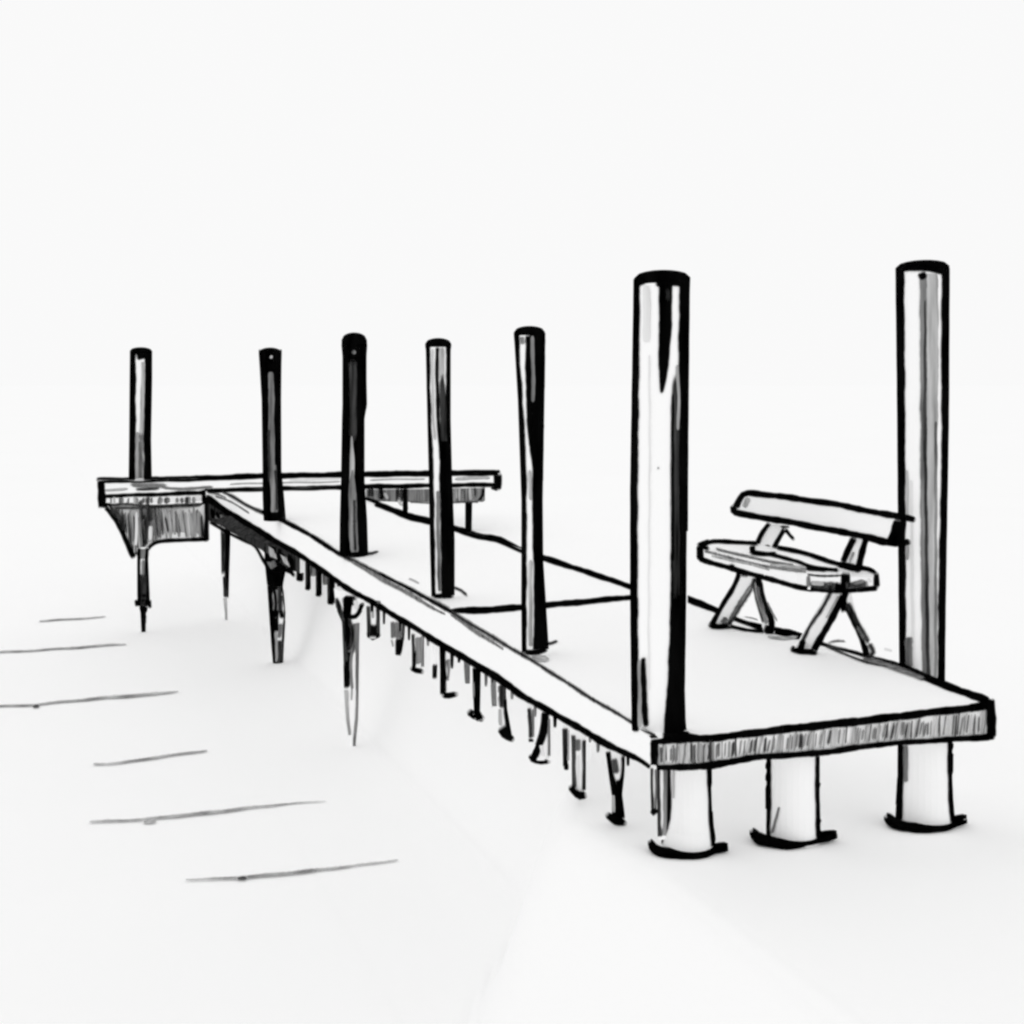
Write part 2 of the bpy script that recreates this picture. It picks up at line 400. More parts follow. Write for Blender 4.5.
# three stout front piles, standing on the shore
for (Y, rows, arc, ink) in [
  (4.74, [(748, 667, 711), (800, 667, 711.5), (826, 665.5, 713), (840, 662, 715), (866, 661, 716)],
   [(650, 843, .9), (654, 849, 1), (664, 853.5, 1), (685, 856, 1), (703, 854, 1), (715, 849.5, 1), (727, 848, .9)],
   [([(669, 768), (669.5, 800), (668, 822), (660.5, 843)], 4.2, 'k'), ([(710, 768), (711.5, 805), (714, 846)], 7, 'k'), ([(674, 768), (674, 798)], 2, 'l')]),
  (4.88, [(742, 766, 820), (800, 766, 820), (862, 766, 822)],
   [(752, 832, 1), (757, 838, 1.2), (767, 842, 1.1), (786, 845, 1), (803, 842.5, 1), (818, 839, 1.1), (836, 835, .9)],
   [([(768.5, 758), (768.5, 800), (767.5, 840)], 6, 'k'), ([(818, 756), (818, 800), (819, 838)], 6, 'k'), ([(772, 834), (776, 820), (780, 806)], 2, 'm'), ([(821.5, 838), (825, 832), (823, 827)], 4, 'm')]),
  (5.13, [(728, 898.5, 953), (780, 898, 952.5), (815, 896, 955), (852, 896, 956)],
   [(886, 817.5, 1), (893, 823, 1.2), (905, 827, .95), (925, 829.5, .9), (945, 826.5, 1), (957, 821.5, 1.1), (966, 820, 1.1)],
   [([(900.5, 742), (900.5, 790), (899, 820)], 6.4, 'k'), ([(950, 740), (950.5, 790), (953, 822)], 5.6, 'k'), ([(906, 744), (906, 783)], 4, 'm'), ([(893, 763), (898, 765)], 2.5, 'd')])]:
    m = MB(); sf = Round(rows, Y); m.tube(sf, 'p')
    for pts, w, t in ink:
        if t == 'm' and pts[0][0] in (821.5, 893) or pts[0][0] == 893: continue
        m.stroke(sf, pts, w, t, ends=(.1, .3))
    o = m.build('pile', walk)
    yf = sum(a[1] for a in arc) / len(arc)
    zf = at(arc[3][0], arc[3][1], Y - (rows[-1][2] - rows[-1][1]) / 2 * Y / F).z
    m = MB(); m.stroke(Flat(zf), arc, 6.8, 'k', ends=(.35, .35), lift=.014, rough=.05, sink=.008); m.build('foot_ring', o)
# thin fender stubs hanging below the side board, plus the thin pile behind the corner
def yline(x): return yat(OUTER, x)
def under(x, r):
    q, Y, e = sideL.seg(x); e = e.normalized(); n = Vector((e.y, -e.x)); k = abs(n.x * (x - CX) / F + n.y)
    return Y + (r + .05) / k
def stub(Y_off, rows, ink, body='p', feet=()):
    xm = (rows[0][1] + rows[0][2]) / 2; Y0 = sideL.seg(xm)[1]; rr = (rows[0][2] - rows[0][1]) / 2 * Y0 / F
    Y = under(xm, rr) if Y_off > 0 else Y0 + Y_off
    top_ = rows[0]; rows = [(top_[0] - (9 if Y_off > 0 else 0),) + tuple(top_[1:])] + rows[1:] if Y_off > 0 else rows
    m = MB(); sf = Round(rows, Y); m.tube(sf, body, seg=16)
    for it in ink: m.stroke(sf, it[0], it[1], it[2], ends=(.2, .5))
    for it in feet: m.stroke(Lean(0, Y - .03, 1000, Y - .03), it[0], it[1], 'k', ends=(.4, .4), lift=.02)
    return m
S = []
S.append(stub(.05, [(754, 605, 625), (775, 609, 624), (795, 612, 622), (810, 612, 624), (820, 612, 625)],
   [([(608, 752), (611, 772), (616, 795), (619, 818)], 5, 'k'), ([(622.5, 756), (623, 772), (620, 792), (622, 818)], 4, 'k'), ([(614, 757), (617, 775)], 5, 'm'), ([(613.5, 795), (614, 812)], 3, 'l'), ([(619, 780), (620, 815)], 5, 'k')],
   feet=[([(606, 812, .9), (612, 817, 1.1), (619, 820, 1.2), (626, 822, .7)], 7)]))
S.append(stub(.05, [(733, 571, 586), (760, 572, 585.5), (790, 572, 585.5)],
   [([(573.5, 735), (574, 788)], 4, 'd'), ([(583.8, 740), (584, 790)], 3, 'd'), ([(578, 738), (578, 752)], 5, 'm'), ([(578, 755), (578.5, 790)], 2, 'f')],
   feet=[([(570, 784, .9), (574, 790, 1), (580, 794, 1.1), (586, 793, 1)], 7)]))
S.append(stub(.12, [(727, 562, 569), (768, 563, 569)], [([(565, 728), (565.5, 766)], 4.5, 'd'), ([(568, 730), (568, 760)], 1.6, 'l')], feet=[([(564, 765), (568, 765)], 7)]))
S.append(stub(.05, [(714, 538, 550), (735, 537, 550), (757, 531, 550)],
   [([(545, 712), (544, 730), (539, 745), (534, 757)], 7, 'k'), ([(548.6, 718), (549, 757)], 2.6, 'm'), ([(541, 745), (543, 756)], 3, 'f')],
   feet=[([(531, 753, 1), (533, 758, 1), (541, 760.5, .8), (550, 760, .8)], 6)]))
S.append(stub(.12, [(706, 526, 534), (741, 528, 534)], [([(529, 708), (531, 738)], 3, 'd'), ([(533, 708), (533, 738)], 1.6, 'm')], feet=[([(529, 739), (533, 739)], 3)]))
S.append(stub(.05, [(686, 496, 506), (708, 497, 507), (736, 500, 512)],
   [([(502.5, 684), (503, 708)], 7, 'd'), ([(505, 700), (507, 720), (509, 736)], 4, 'k'), ([(500, 709), (501, 725)], 3, 'l')],
   feet=[([(501, 726, 1.1), (505, 733, 1.3), (514, 739, .7)], 7)]))
S.append(stub(.1, [(680, 490, 496), (705, 492, 500)], [([(492, 684), (492, 698), (497, 706)], 3.2, 'm')], body='Q'))
S.append(stub(.05, [(664, 472, 481), (690, 473, 480.5), (716, 474, 480)],
   [([(476.5, 668), (477, 716)], 6.5, 'k'), ([(473.5, 680), (474, 700)], 1.6, 'm')], feet=[([(468, 710, .9), (474, 714, 1), (484, 718, 1)], 7), ([(477, 712), (480, 719)], 8)]))
S.append(stub(.1, [(660, 463, 470), (683, 465, 470)], [([(465, 664), (467, 681)], 3.4, 'm')], body='Q'))
S.append(stub(.05, [(644, 439, 450), (670, 440, 450), (693, 440, 447)],
   [([(443, 646), (443, 694)], 5.5, 'k'), ([(448, 658), (449.3, 670), (447.5, 682)], 3.8, 'm')], feet=[([(442, 694, 1.1), (449, 694.5, 1.1), (458, 692.5, .9)], 6)]))
S.append(stub(.12, [(640, 431, 437), (666, 431, 437.5), (679, 432, 437)], [([(434.5, 664), (434.5, 679)], 5, 'd')], body='p'))
S.append(stub(.05, [(629, 411, 424), (650, 412, 424), (670, 412, 424)],
   [([(413.5, 634), (414, 668)], 2.6, 'd'), ([(422.3, 634), (422.3, 668)], 2.8, 'm'), ([(418, 636), (418, 665)], 4.6, 'm'), ([(415, 652), (414.5, 668)], 3, 'k')], feet=[([(411, 667), (416, 670), (424, 671)], 5.5)]))
S.append(stub(.05, [(618, 390, 406), (640, 391, 404), (653, 394, 402)],
   [([(393, 620), (393, 640)], 3, 'm'), ([(404, 620), (403, 640)], 3, 'd'), ([(398.5, 620), (398.5, 640)], 8, 'm'), ([(399, 638), (399, 653)], 7, 'k'), ([(391.5, 640), (393, 647)], 2.6, 'l')], feet=[([(396, 652), (401, 653)], 5)]))
S.append(stub(.05, [(604, 366, 380), (637, 367, 380)],
   [([(368.5, 606), (369, 636)], 3.4, 'd'), ([(378, 607), (378.4, 636)], 3.6, 'd'), ([(374, 625), (374, 637)], 12, 'k'), ([(373, 608), (373, 618)], 2, 'l')], feet=[([(368, 632), (373, 637), (380, 633)], 5)]))
for x0, x1, yb in [(296, 304, 580), (305, 311, 589), (315.5, 322, 595), (327, 335, 603), (337, 342, 600), (286, 294, 572)]:
    yt = yline((x0 + x1) / 2) - 1; c = (x0 + x1) / 2
    S.append(stub(.05, [(yt, x0, x1), (yb, x0 + .5, x1)],
       [([(c + R.uniform(-1, 2), yt), (c + R.uniform(-1, 1.5), yb - 1)], (x1 - x0) * R.uniform(.55, .75), 'k'), ([(x0 + 1.2, yt + 2), (x0 + 1.2, yb - 2)], 1.8, 'd')], body='Q', feet=[([(x0 + 1, yb - 2), (x1 - 1, yb - 1)], 5)]))
for x0, x1 in [(299, 302), (323.5, 326.5), (311.5, 315)]:
    yt = yline(x0) - 1
    S.append(stub(.16, [(yt, x0 - 1, x1 + 1), (yt + 14, x0 - .5, x1 + .5)], [([(x0, yt), (x0, yt + 13)], 1.2, 'd')], body='Q'))
S.append(stub(-.02, [(766, 650.5, 656.5), (812, 651, 656)], [([(652, 768), (652.5, 812)], 2.0, 'd'), ([(655.5, 768), (655.5, 810)], 1.4, 'm')], feet=[([(652, 808), (655, 812)], 8)]))
S.append(stub(.12, [(766, 657, 667), (838, 658, 666)], [([(658.6, 768), (659, 812), (661, 836)], 3, 'd'), ([(665, 768), (665, 815), (663, 836)], 3.2, 'm')]))
for x in [372, 384, 400, 409, 428, 452, 459, 486, 493, 512, 535, 555, 590, 598, 628]:
    yt = yline(x) + 1; ln_ = R.uniform(6, 17); w_ = R.uniform(1.5, 2.6)
    S.append(stub(.1, [(yt, x - w_, x + w_), (yt + ln_, x - w_ * .5, x + w_ * .5)], [([(x, yt), (x + R.uniform(-.6, .6), yt + ln_)], w_ * 1.3, R.choice('dmk'))], body='U'))
for m in S: m.build('fender_stub', walk)

# three long dark piles under the far half, standing in the water
m = MB(); Y = under(350, .1)
rows = [(588, 334, 366), (608, 336, 364), (622, 342, 360), (650, 343, 359), (690, 344, 358.5), (720, 346, 358), (750, 351, 355)]
sf = Round(rows, Y); m.tube(sf, 'p', seg=20)
for p, w, t in [([(349, 596), (350, 606)], 15, 'd'), ([(336, 598), (343, 618), (345, 640), (346, 665)], 3.6, 'd'), ([(348, 596), (347, 625), (350, 650)], 8, 'k'), ([(363, 603), (358, 614), (352, 617), (344, 614)], 4.5, 'k'),
                ([(355.5, 622), (356.5, 660), (357, 700), (354, 750)], 2.4, 'm'), ([(347.5, 650), (348.5, 668)], 6.5, 'k'), ([(346, 664), (347, 688)], 7, 'k'), ([(353, 622), (352.5, 655)], 4, 'm'),
                ([(347, 690), (347.5, 712), (350, 735)], 3, 'l'), ([(355, 600), (357, 609)], 4, 'f'), ([(352, 655), (351.5, 700)], 1.4, 'l'), ([(345, 640), (346.5, 662)], 2.4, 'd'), ([(354, 640), (351, 664), (352, 690)], 2, 'm'), ([(349, 618), (352, 634), (350, 648)], 3, 'd')]:
    m.stroke(sf, p, w, t, ends=(.5, .8))
m.build('pile', walk)
m = MB(); Y = under(277, .1)
rows = [(546, 264, 291), (566, 265, 287), (585, 267, 283), (615, 269, 285.5), (645, 271, 284), (666, 273, 283), (681, 277.5, 281.5)]
sf = Round(rows, Y); m.tube(sf, 'p', seg=20, ycap=584)
for p, w, t in [([(276, 580), (275.5, 592)], 13, 'k'), ([(270, 585), (271.5, 620), (273, 650), (274, 666)], 4.6, 'k'), ([(275.5, 588), (275.5, 620)], 3.6, 'm'), ([(279.5, 586), (280, 614)], 4.4, 'd'),
                ([(275, 610), (276, 632)], 6, 'k'), ([(283.5, 590), (285, 612), (283, 640), (280.5, 678)], 2.6, 'd'), ([(279.5, 640), (279, 665), (279, 680)], 4, 'd'), ([(274, 590), (276, 604), (275, 618)], 2.2, 'k'), ([(277, 660), (276.5, 676)], 3, 'd'), ([(281, 622), (279, 640)], 3, 'm'), ([(272, 560), (276, 568)], 4, 'm'), ([(281, 610), (282, 618)], 3.5, 'k'), ([(276, 632), (277, 660)], 2, 'l')]:
    m.stroke(sf, p, w, t, ends=(.4, .8))
m.build('pile', walk)
m = MB(); Y = under(225, .07)
rows = [(516, 219.5, 231), (545, 220.5, 230.5), (575, 221, 229.5), (598, 223, 229), (612, 225, 227.5), (631, 225.6, 227.6)]
sf = Round(rows, Y); m.tube(sf, 'p', seg=16)
for p, w, t in [([(224, 530), (223, 560), (224, 575)], 5, 'd'), ([(228, 528), (228, 560), (227, 597)], 6, 'k'), ([(224.5, 576), (225.5, 597)], 4, 'd'), ([(226.2, 598), (226, 628)], 1.8, 'l')]:
    m.stroke(sf, p, w, t, ends=(.4, .8))
m.build('pile', walk)

# ------------------------------------------------------------------ cross platform at the far end
head = thing('cross_platform', 'cross platform at the far end of the walkway, with a hatched skirt board below', 'platform', (-3.3, 16, DZ - .1))
m = MB()
tp = [Vector((x, y, DZ)) for x, y in hf] + [Vector((x, y, DZ)) for x, y in reversed(hb)]
m.prism(tp, Vector((0, 0, -.05)), 'p')
m.stroke(headB, [(97, 480, 1), (140, 479.4, 1.1), (200, 477.9, 1), (260, 475.5, 1), (300, 475, 1), (350, 474, 1), (400, 473.4, 1.1), (450, 472.5, 1.05), (500, 472.5, 1.05)], 5, 'k')
m.stroke(deckS, [(99, 482), (150, 481), (200, 479.8), (260, 477.6), (350, 476), (400, 475.4), (498, 474.3)], 3, 'k', lift=.003)
m.stroke(deckS, [(128, 485), (150, 486), (170, 485)], 5, 'm', ends=(.6, 1)); m.stroke(deckS, [(104, 490.5), (128, 489)], 2.5, 'l', ends=(1, 1))
m.stroke(deckS, [(160, 488), (180, 489), (215, 487)], 3, 'm', ends=(1, 1)); m.stroke(deckS, [(135, 490), (160, 488.5)], 3, 'd', ends=(1, 1))
m.stroke(deckS, [(230, 484.5), (255, 483.5), (340, 482)], 1.6, 'l', ends=(1, 1)); m.stroke(deckS, [(290, 480), (340, 479)], 1.6, 'f', ends=(1, 1))
m.stroke(deckS, [(370, 480), (425, 479)], 1.5, 'l', ends=(1, 1)); m.stroke(deckS, [(455, 479), (490, 478)], 3, 'l', ends=(1, 1))
m.build('deck', head)
m = MB()
ft = [(100, 495), (206, 491), (260, 488.5), (330, 487), (498, 484.5)]
board(m, headF, [101 + (206 - 101) * i / 8 for i in range(9)], ft, [(100, 505), (206, 501)], .04, z_top=DZ + .001)
m.stroke(headF, [(103, 496, .8), (150, 494.5, .9), (200, 492.5, 1), (206, 491, 1.1), (225, 490.5, 1.1), (260, 488.5, .9), (330, 487.5, 1.0), (372, 486.5, 1.1), (430, 485.5, 1), (500, 484.5, 1)], 4.6, 'k')
m.stroke(headF, [(108, 505.5), (130, 504.5), (160, 506), (195, 504), (206, 504)], 3.2, 'd')
for i in range(26):
    x = R.uniform(108, 200); m.stroke(headF, [(x, 497), (x + R.uniform(-1, 1), 504)], R.uniform(1.5, 4), R.choice('mmdl'), ends=(.6, .6))
m.stroke(headF, [(101, 481), (102, 507.5)], 7.5, 'k', ends=(.1, .1)); m.stroke(headF, [(100, 505), (112, 506)], 5, 'k')
m.stroke(headF, [(205, 492), (206, 505)], 8, 'k')
m.stroke(deckS, [(207, 491.5), (225, 491.2), (260, 490), (330, 488.6), (364, 488)], 3, 'k', lift=.003)
m.build('front_board', head)
m = MB()                                           # right end board with grey hatching
board(m, headF, [366 + (485 - 366) * i / 8 for i in range(9)], ft, [(366, 501), (400, 502), (483, 502), (486, 500)], .05, 'Q', z_top=DZ - .003, proud=-.001)
for i in range(34):
    x = R.uniform(368, 482)
    if 408 < x < 432: continue
    m.stroke(headF, [(x, 488), (x + R.uniform(-1, 1.5), R.uniform(496, 501))], R.uniform(1.2, 3), R.choice('dkdm' if x < 408 else 'dmml'), ends=(.7, .7))
m.stroke(headF, [(405, 488), (406, 511)], 4.5, 'k'); m.stroke(headF, [(483, 488), (482.5, 495), (478, 501)], 2.6, 'k'); m.stroke(headF, [(410, 502.5), (440, 503), (478, 502)], 1.8, 'd')
m.stroke(headF, [(497.5, 474, 1), (497.5, 484, 1.1), (497, 490, .9)], 8, 'k', ends=(.2, .5)); m.stroke(headF, [(491, 488), (497, 490)], 3, 'k')
m.stroke(headF, [(384, 493), (388, 499)], 3, 'l', ends=(1, 1)); m.stroke(headF, [(398, 500), (402, 506)], 3.5, 'l', ends=(1, 1)); 
m.build('end_board', head)
m = MB(); sf = Round([(500, 465, 472.5), (525, 465, 472), (600, 465.5, 471.5)], 16.3); m.tube(sf, 'K', seg=14); m.build('pile', head)
m = MB(); sf = Round([(500, 402.5, 408), (590, 403, 408)], 16.6); m.tube(sf, 'K', seg=14); m.build('pile', head)
# hatched skirt board
m = MB()
bd = Curtain([(x, y - .012) for x, y in hf])
sk = [(107, 506), (116, 520), (124, 537), (133, 557), (148, 557), (148, 548), (154, 543.5), (166, 541), (185, 540), (207, 539.5), (207, 503), (150, 505)]
bpts = [bd.hit(*p) for p in sk]; m.prism(bpts, Vector((0, .07, 0)), 'p')
for i in range(95):
    x = R.uniform(110, 203)
    yt = 506; yb = 540 if x > 155 else (yat([(107, 506), (116, 520), (124, 537), (133, 557), (150, 556)], x) if x < 134 else (556 if x < 147 else 546))
    if yb - yt < 4: continue
    a = R.uniform(0, .3); c = R.uniform(0, .25)
    tone = R.choice('dmml' if x < 163 else 'mlll') if R.random() > .12 else 'd'
    m.stroke(bd, [(x - 1, yt + (yb - yt) * a), (x + R.uniform(0, 3), yb - 1 - (yb - yt) * c)], R.uniform(1.1, 3.2), tone, ends=(.8, .8), wob=.1)
for p, w, t in [([(106, 507), (116, 520), (124.5, 537), (134, 558)], 5, 'k'), ([(111, 508), (120, 518), (124, 530)], 5, 'd'), ([(147, 550), (154, 543.5), (166, 540.8), (185, 539.8), (207, 539.5)], 4, 'k'), ([(206.5, 500), (206.5, 541)], 5, 'k'),
                ([(147.5, 497), (147.5, 522), (146, 545)], 4, 'd'), ([(150.5, 505), (150.5, 522)], 5, 'd'), ([(140, 500), (143, 520)], 4, 'd'), ([(136, 553), (143, 553)], 3, 'k'), ([(137, 512), (136, 545)], 2.6, 'f'), ([(150.5, 526), (150.5, 540)], 3, 'f'), ([(115, 508), (160, 507), (200, 505)], 3, 'd')]:
    m.stroke(bd, p, w, t, ends=(.3, .5))
m.build('skirt_board', head)
m = MB(); rows = [(548, 137, 149), (560, 137, 148.5), (596, 137, 150), (606, 137.5, 150), (609, 140, 147.5), (640, 141.5, 146)]
sf = Round(rows, 14.2); m.tube(sf, 'p', seg=18)
for p, w, t in [([(143, 548), (143, 560)], 7, 'm'), ([(138.5, 548), (138.5, 580), (139, 605)], 4, 'k'), ([(147, 548), (147, 580), (147.5, 606)], 4, 'k'), ([(143, 558), (143, 578)], 2.5, 'm'), ([(143.5, 574), (143.5, 607)], 8, 'd'), ([(143.5, 594), (143.5, 613)], 8, 'k'), ([(143.5, 600), (143.7, 640)], 5.2, 'k')]:
    m.stroke(sf, p, w, t, ends=(.3, .5))
m.stroke(Lean(0, 14.1, 1000, 14.1), [(136.5, 600), (137, 606)], 4, 'k'); m.stroke(Lean(0, 14.1, 1000, 14.1), [(150, 600), (150.4, 608)], 3.5, 'k')
m.build('pile', head)

# ------------------------------------------------------------------ tall posts
def post(label, Y, rows, dome, ycap, strokes, body='p'):
    x = (rows[-1][1] + rows[-1][2]) / 2; base = at(x, rows[-1][0], Y)
    o = thing('mooring_post', label, 'post', base, 'tall mooring posts along the pier')
    m = MB(); sf = Round(rows, Y); m.tube(sf, body, seg=36, dome=dome, ycap=ycap)
    if body == 'K': strokes = [(q[0], q[1], {'m': 'Q', 'l': 'U', 'f': 'V'}.get(q[2], q[2])) + tuple(q[3:]) for q in strokes]
    for st in strokes: m.stroke(sf, st[0], st[1], st[2], ends=st[3] if len(st) > 3 else (.3, .3))
    c = m.build('shaft', o)
    return o
G = lambda x, *y: [(x, v) for v in y]
post('thick white post at the near left corner, with a pointed black streak below its cap', 4.72,
     [(278, 634, 690.5), (290, 634, 690), (400, 632, 689), (490, 630.5, 688), (600, 630.5, 687.5), (690, 631.5, 686.5), (722, 632, 688), (736, 633, 690)], 7.5, 285.5,
     [([(637, 280, .95), (636.5, 330, 1), (634.5, 490, 1.05), (634.5, 600, 1.05), (635.5, 700, 1), (636.5, 731, .9)], 6.8, 'k'),
      ([(684.5, 280, 1), (683.5, 340, 1), (682.5, 420, .95), (683.5, 480, 1.0), (684, 530, 1)], 10, 'k', (0, 0)),
      ([(681, 470, .9), (679.5, 540, 1.0), (679, 600, 1.02), (678, 650, 1.08), (677, 690, 1.18), (676.5, 715, 1.35), (677, 737, 1.6)], 16.5, 'k', (.4, 0)),
      ([(675, 372, .3), (675.5, 395, .9), (675, 430, 1), (675, 485, 1), (676, 600, .9)], 8, 'd', (1, .5)),
      ([(672.5, 395, .4), (672.3, 430, 1), (672.2, 560, 1)], 2.4, 'k', (1, .3)), ([(677, 365), (678, 400), (677.5, 430)], 2.6, 'l', (1, 1)),
      ([(665.5, 281, 1.1), (665.5, 310, 1.1), (664.5, 345, 1), (663, 372, .75), (661.8, 393, .25)], 11, 'k', (0, 1)),
      ([(667.5, 288), (667.5, 302)], 3, 'd', (1, 1)), ([(647, 286), (647, 342)], 6.5, 'f', (.4, .4)), ([(649.5, 355), (650, 450), (649, 600), (649, 690)], 1.8, 'f', (1, 1)),
      ([(656, 284), (671, 283.5), (683, 285)], 5, 'k', (.5, .5)), ([(637, 284), (645, 281)], 6, 'k'), ([(658.3, 467), (658.8, 469)], 2, 'l'),
      ([(640.5, 660), (640.5, 727)], 3.5, 'l'), ([(644, 658, .8), (644.5, 690, 1), (646.5, 726, 1)], 5, 'k', (.2, .4)), ([(643, 727), (652, 734), (664, 737)], 3, 'l')])
post('thick post behind the bench at the right edge, with a grey vertical band', 5.71,
     [(267, 895.5, 949.5), (280, 895.5, 949.5), (400, 897, 949), (520, 898, 947), (620, 899, 945.5), (672, 899.5, 945), (700, 900, 945), (792, 901, 944)], 6.5, 272,
     [([(900, 269, 1), (900.5, 320, 1), (901, 400, 1), (902, 500, .85), (902.5, 600, .85), (903, 663, .9), (904, 668, 1.6)], 8.4, 'k'),
      ([(945.5, 269, 1), (944.5, 350, .95), (945, 450, 1), (942.5, 560, .95), (941.5, 640, 1), (941, 683, 1)], 7.6, 'k', (.2, 0)),
      ([(932, 274), (932.5, 350), (931.5, 450), (931, 560), (932, 678)], 11, 'l', (.3, .2)),
      ([(923.5, 273, 1.1), (923.8, 350, 1), (924, 450, 1), (924.5, 560, 1), (925.5, 676, .9)], 6.4, 'm', (.1, .2)),
      ([(925, 300, .5), (925, 400, 1), (926, 520, 1), (928, 676, 1.2)], 2.4, 'd', (1, .2)), ([(911, 480), (912, 560), (913, 640), (913, 672)], 3, 'f', (1, .3)),
      ([(935.5, 420), (935.5, 520), (935, 678)], 2.2, 'm', (1, .2)), ([(907.5, 470), (908, 560)], 2.2, 'l', (1, 1)), ([(909.5, 636), (909.5, 668)], 6, 'm', (.1, .1)), ([(921.5, 273), (924, 279)], 7, 'k', (.2, 1)),
      ([(898, 271.5), (906, 269), (925, 268.5), (938, 271), (948, 274)], 5, 'k', (.2, .2))])
post('slim tilted post beside the cross seam, with its cap cut at a slant', 5.99,
     [(332, 514, 545), (345, 515, 544.7), (400, 518.2, 544), (500, 521.6, 542.5), (560, 521.6, 543), (600, 521.5, 545.5), (650, 522, 548.5), (654, 523, 548.5)], 6, 336,
     [([(517, 333), (518, 365), (520.5, 400), (524, 470), (524.3, 560), (524.3, 652)], 5, 'k'),
      ([(537.5, 334, 1), (537, 380, 1.0), (536.5, 410, 1.05), (536.5, 440, .9), (538, 470, .72), (538, 520, .7), (540, 590, .75), (541.5, 648, 1)], 15.5, 'k', (0, 0)),
      ([(528, 336, 1), (528.5, 380, 1.1), (529.5, 420, 1), (530, 446, .3)], 4.8, 'k', (.2, 1)), ([(532, 336), (532.8, 360), (533, 402)], 3.2, 'Q', (.8, 1)),
      ([(522, 336), (523, 345)], 4, 'm', (.4, .7)), ([(530, 470), (530.5, 500)], 3, 'l', (1, 1)), ([(530.5, 560), (530.7, 646)], 3.4, 'l', (1, .2)), ([(543, 340), (543, 480)], 3, 'k', (.2, .2)),
      ([(526, 652), (536, 652), (546, 649)], 5, 'k')])
post('slim upright post with a flat black cap, standing just before the cross seam', 7.55,
     [(344, 425, 451.5), (350, 426, 450.5), (420, 427.5, 450.5), (480, 429, 452), (540, 430, 454.5), (596, 431.5, 454.5)], 6, 347.5,
     [([(428, 346), (428.5, 400), (431, 460), (432.5, 530), (433.5, 596)], 4.6, 'k'), ([(448, 346), (448, 380), (448, 430)], 4.2, 'k'),
      ([(446.5, 420, .6), (445.5, 450, .9), (446.5, 490, 1.05), (447.5, 530, 1.05), (448, 594, 1.05)], 12.4, 'k', (.6, 0)),
      ([(437, 348), (437.5, 400), (439, 430), (441, 460)], 3, 'k'), ([(441.5, 348), (442, 380)], 5, 'l'), ([(442, 372, .2), (442.3, 385, .7), (443, 410, 1), (444, 440, 1)], 6.5, 'd', (1, 0)), ([(432.5, 349), (433, 400), (435, 440)], 2, 'l', (.5, 1)),
      ([(438, 490), (438.5, 540), (440, 592)], 3, 'm'), ([(434, 596), (444, 596), (453, 596)], 4.4, 'k')])
post('darkest post, nearly solid black with a rounded knob top', 9.4,
     [(340, 341.5, 367), (345, 341.5, 367.2), (356, 342.5, 366.5), (380, 342.5, 366.5), (405, 342.5, 367), (418, 342, 364.5), (480, 341, 364.5), (520, 340, 367), (555, 339.7, 368)], 7.5, 360,
     [([(345.5, 345), (346, 420), (345.5, 500), (345, 555)], 6.5, 'k'), ([(361.5, 345, 1.1), (362, 410, 1.1), (361, 440, .9), (361, 500, 1), (363, 555, 1.1)], 9.5, 'k'),
      ([(353, 358, 1), (353.5, 400, 1), (353, 430, .9), (352.5, 447, .3)], 9.5, 'd', (.5, 1)), ([(352, 436, .3), (352, 460, .9), (352, 486, 1)], 4.5, 'l', (1, .5)), ([(352.5, 470, .2), (352.5, 488, .8), (353, 520), (354.5, 552)], 8, 'm'), ([(354, 500), (355, 550)], 2.4, 'd'),
      ([(353, 350.5), (355, 354)], 4.5, 'm', (1, 1)), ([(342, 554), (354, 556), (366, 554)], 5, 'k')], 'K')
post('slim dark post in front of the platform, with a pale dot near its top', 11.85,
     [(353, 258.7, 281.8), (365, 259.5, 281.5), (400, 261.5, 281.2), (470, 262.5, 281.5), (495, 262.5, 284), (520, 263.5, 286)], 5.5, 355,
     [([(263.2, 350), (264.5, 400), (265.5, 470), (266.5, 516)], 7.5, 'k'), ([(277.5, 350), (278, 400), (278, 460), (280.5, 490), (283, 518)], 7.2, 'k'),
      ([(270.5, 362), (270.8, 370)], 9, 'k', (.3, .3)), ([(271, 372), (271.5, 420), (272, 470)], 5.2, 'm', (.7, 0)), ([(273, 465), (274.5, 512)], 6.5, 'm', (0, .2)), ([(269, 430), (269.5, 480)], 1.8, 'd'),
      ([(270, 356.5), (272.5, 357.5)], 5, 'l', (1, 1)), ([(275, 470), (277, 510)], 1.6, 'd')], 'K')
post('post at the left end of the cross platform, white streak fading to grey', 16.8,
     [(351, 129.8, 152.3), (380, 129.5, 152.3), (440, 129, 151.2), (480, 128.5, 152)], 3.8, 354.5,
     [([(132.8, 352), (132.8, 420), (132, 480)], 6, 'k'), ([(148.2, 352, 1), (148.2, 400, 1), (147.5, 440, .95), (148, 480, 1)], 7.8, 'k'), ([(137, 357), (146, 355)], 7, 'k'),
      ([(143, 362), (142.5, 400), (141, 440), (140.8, 478)], 3.6, 'l'), ([(138, 432), (137.5, 478)], 4, 'l', (1, 0)), ([(141, 430), (140, 478)], 5, 'm', (1, 0))])

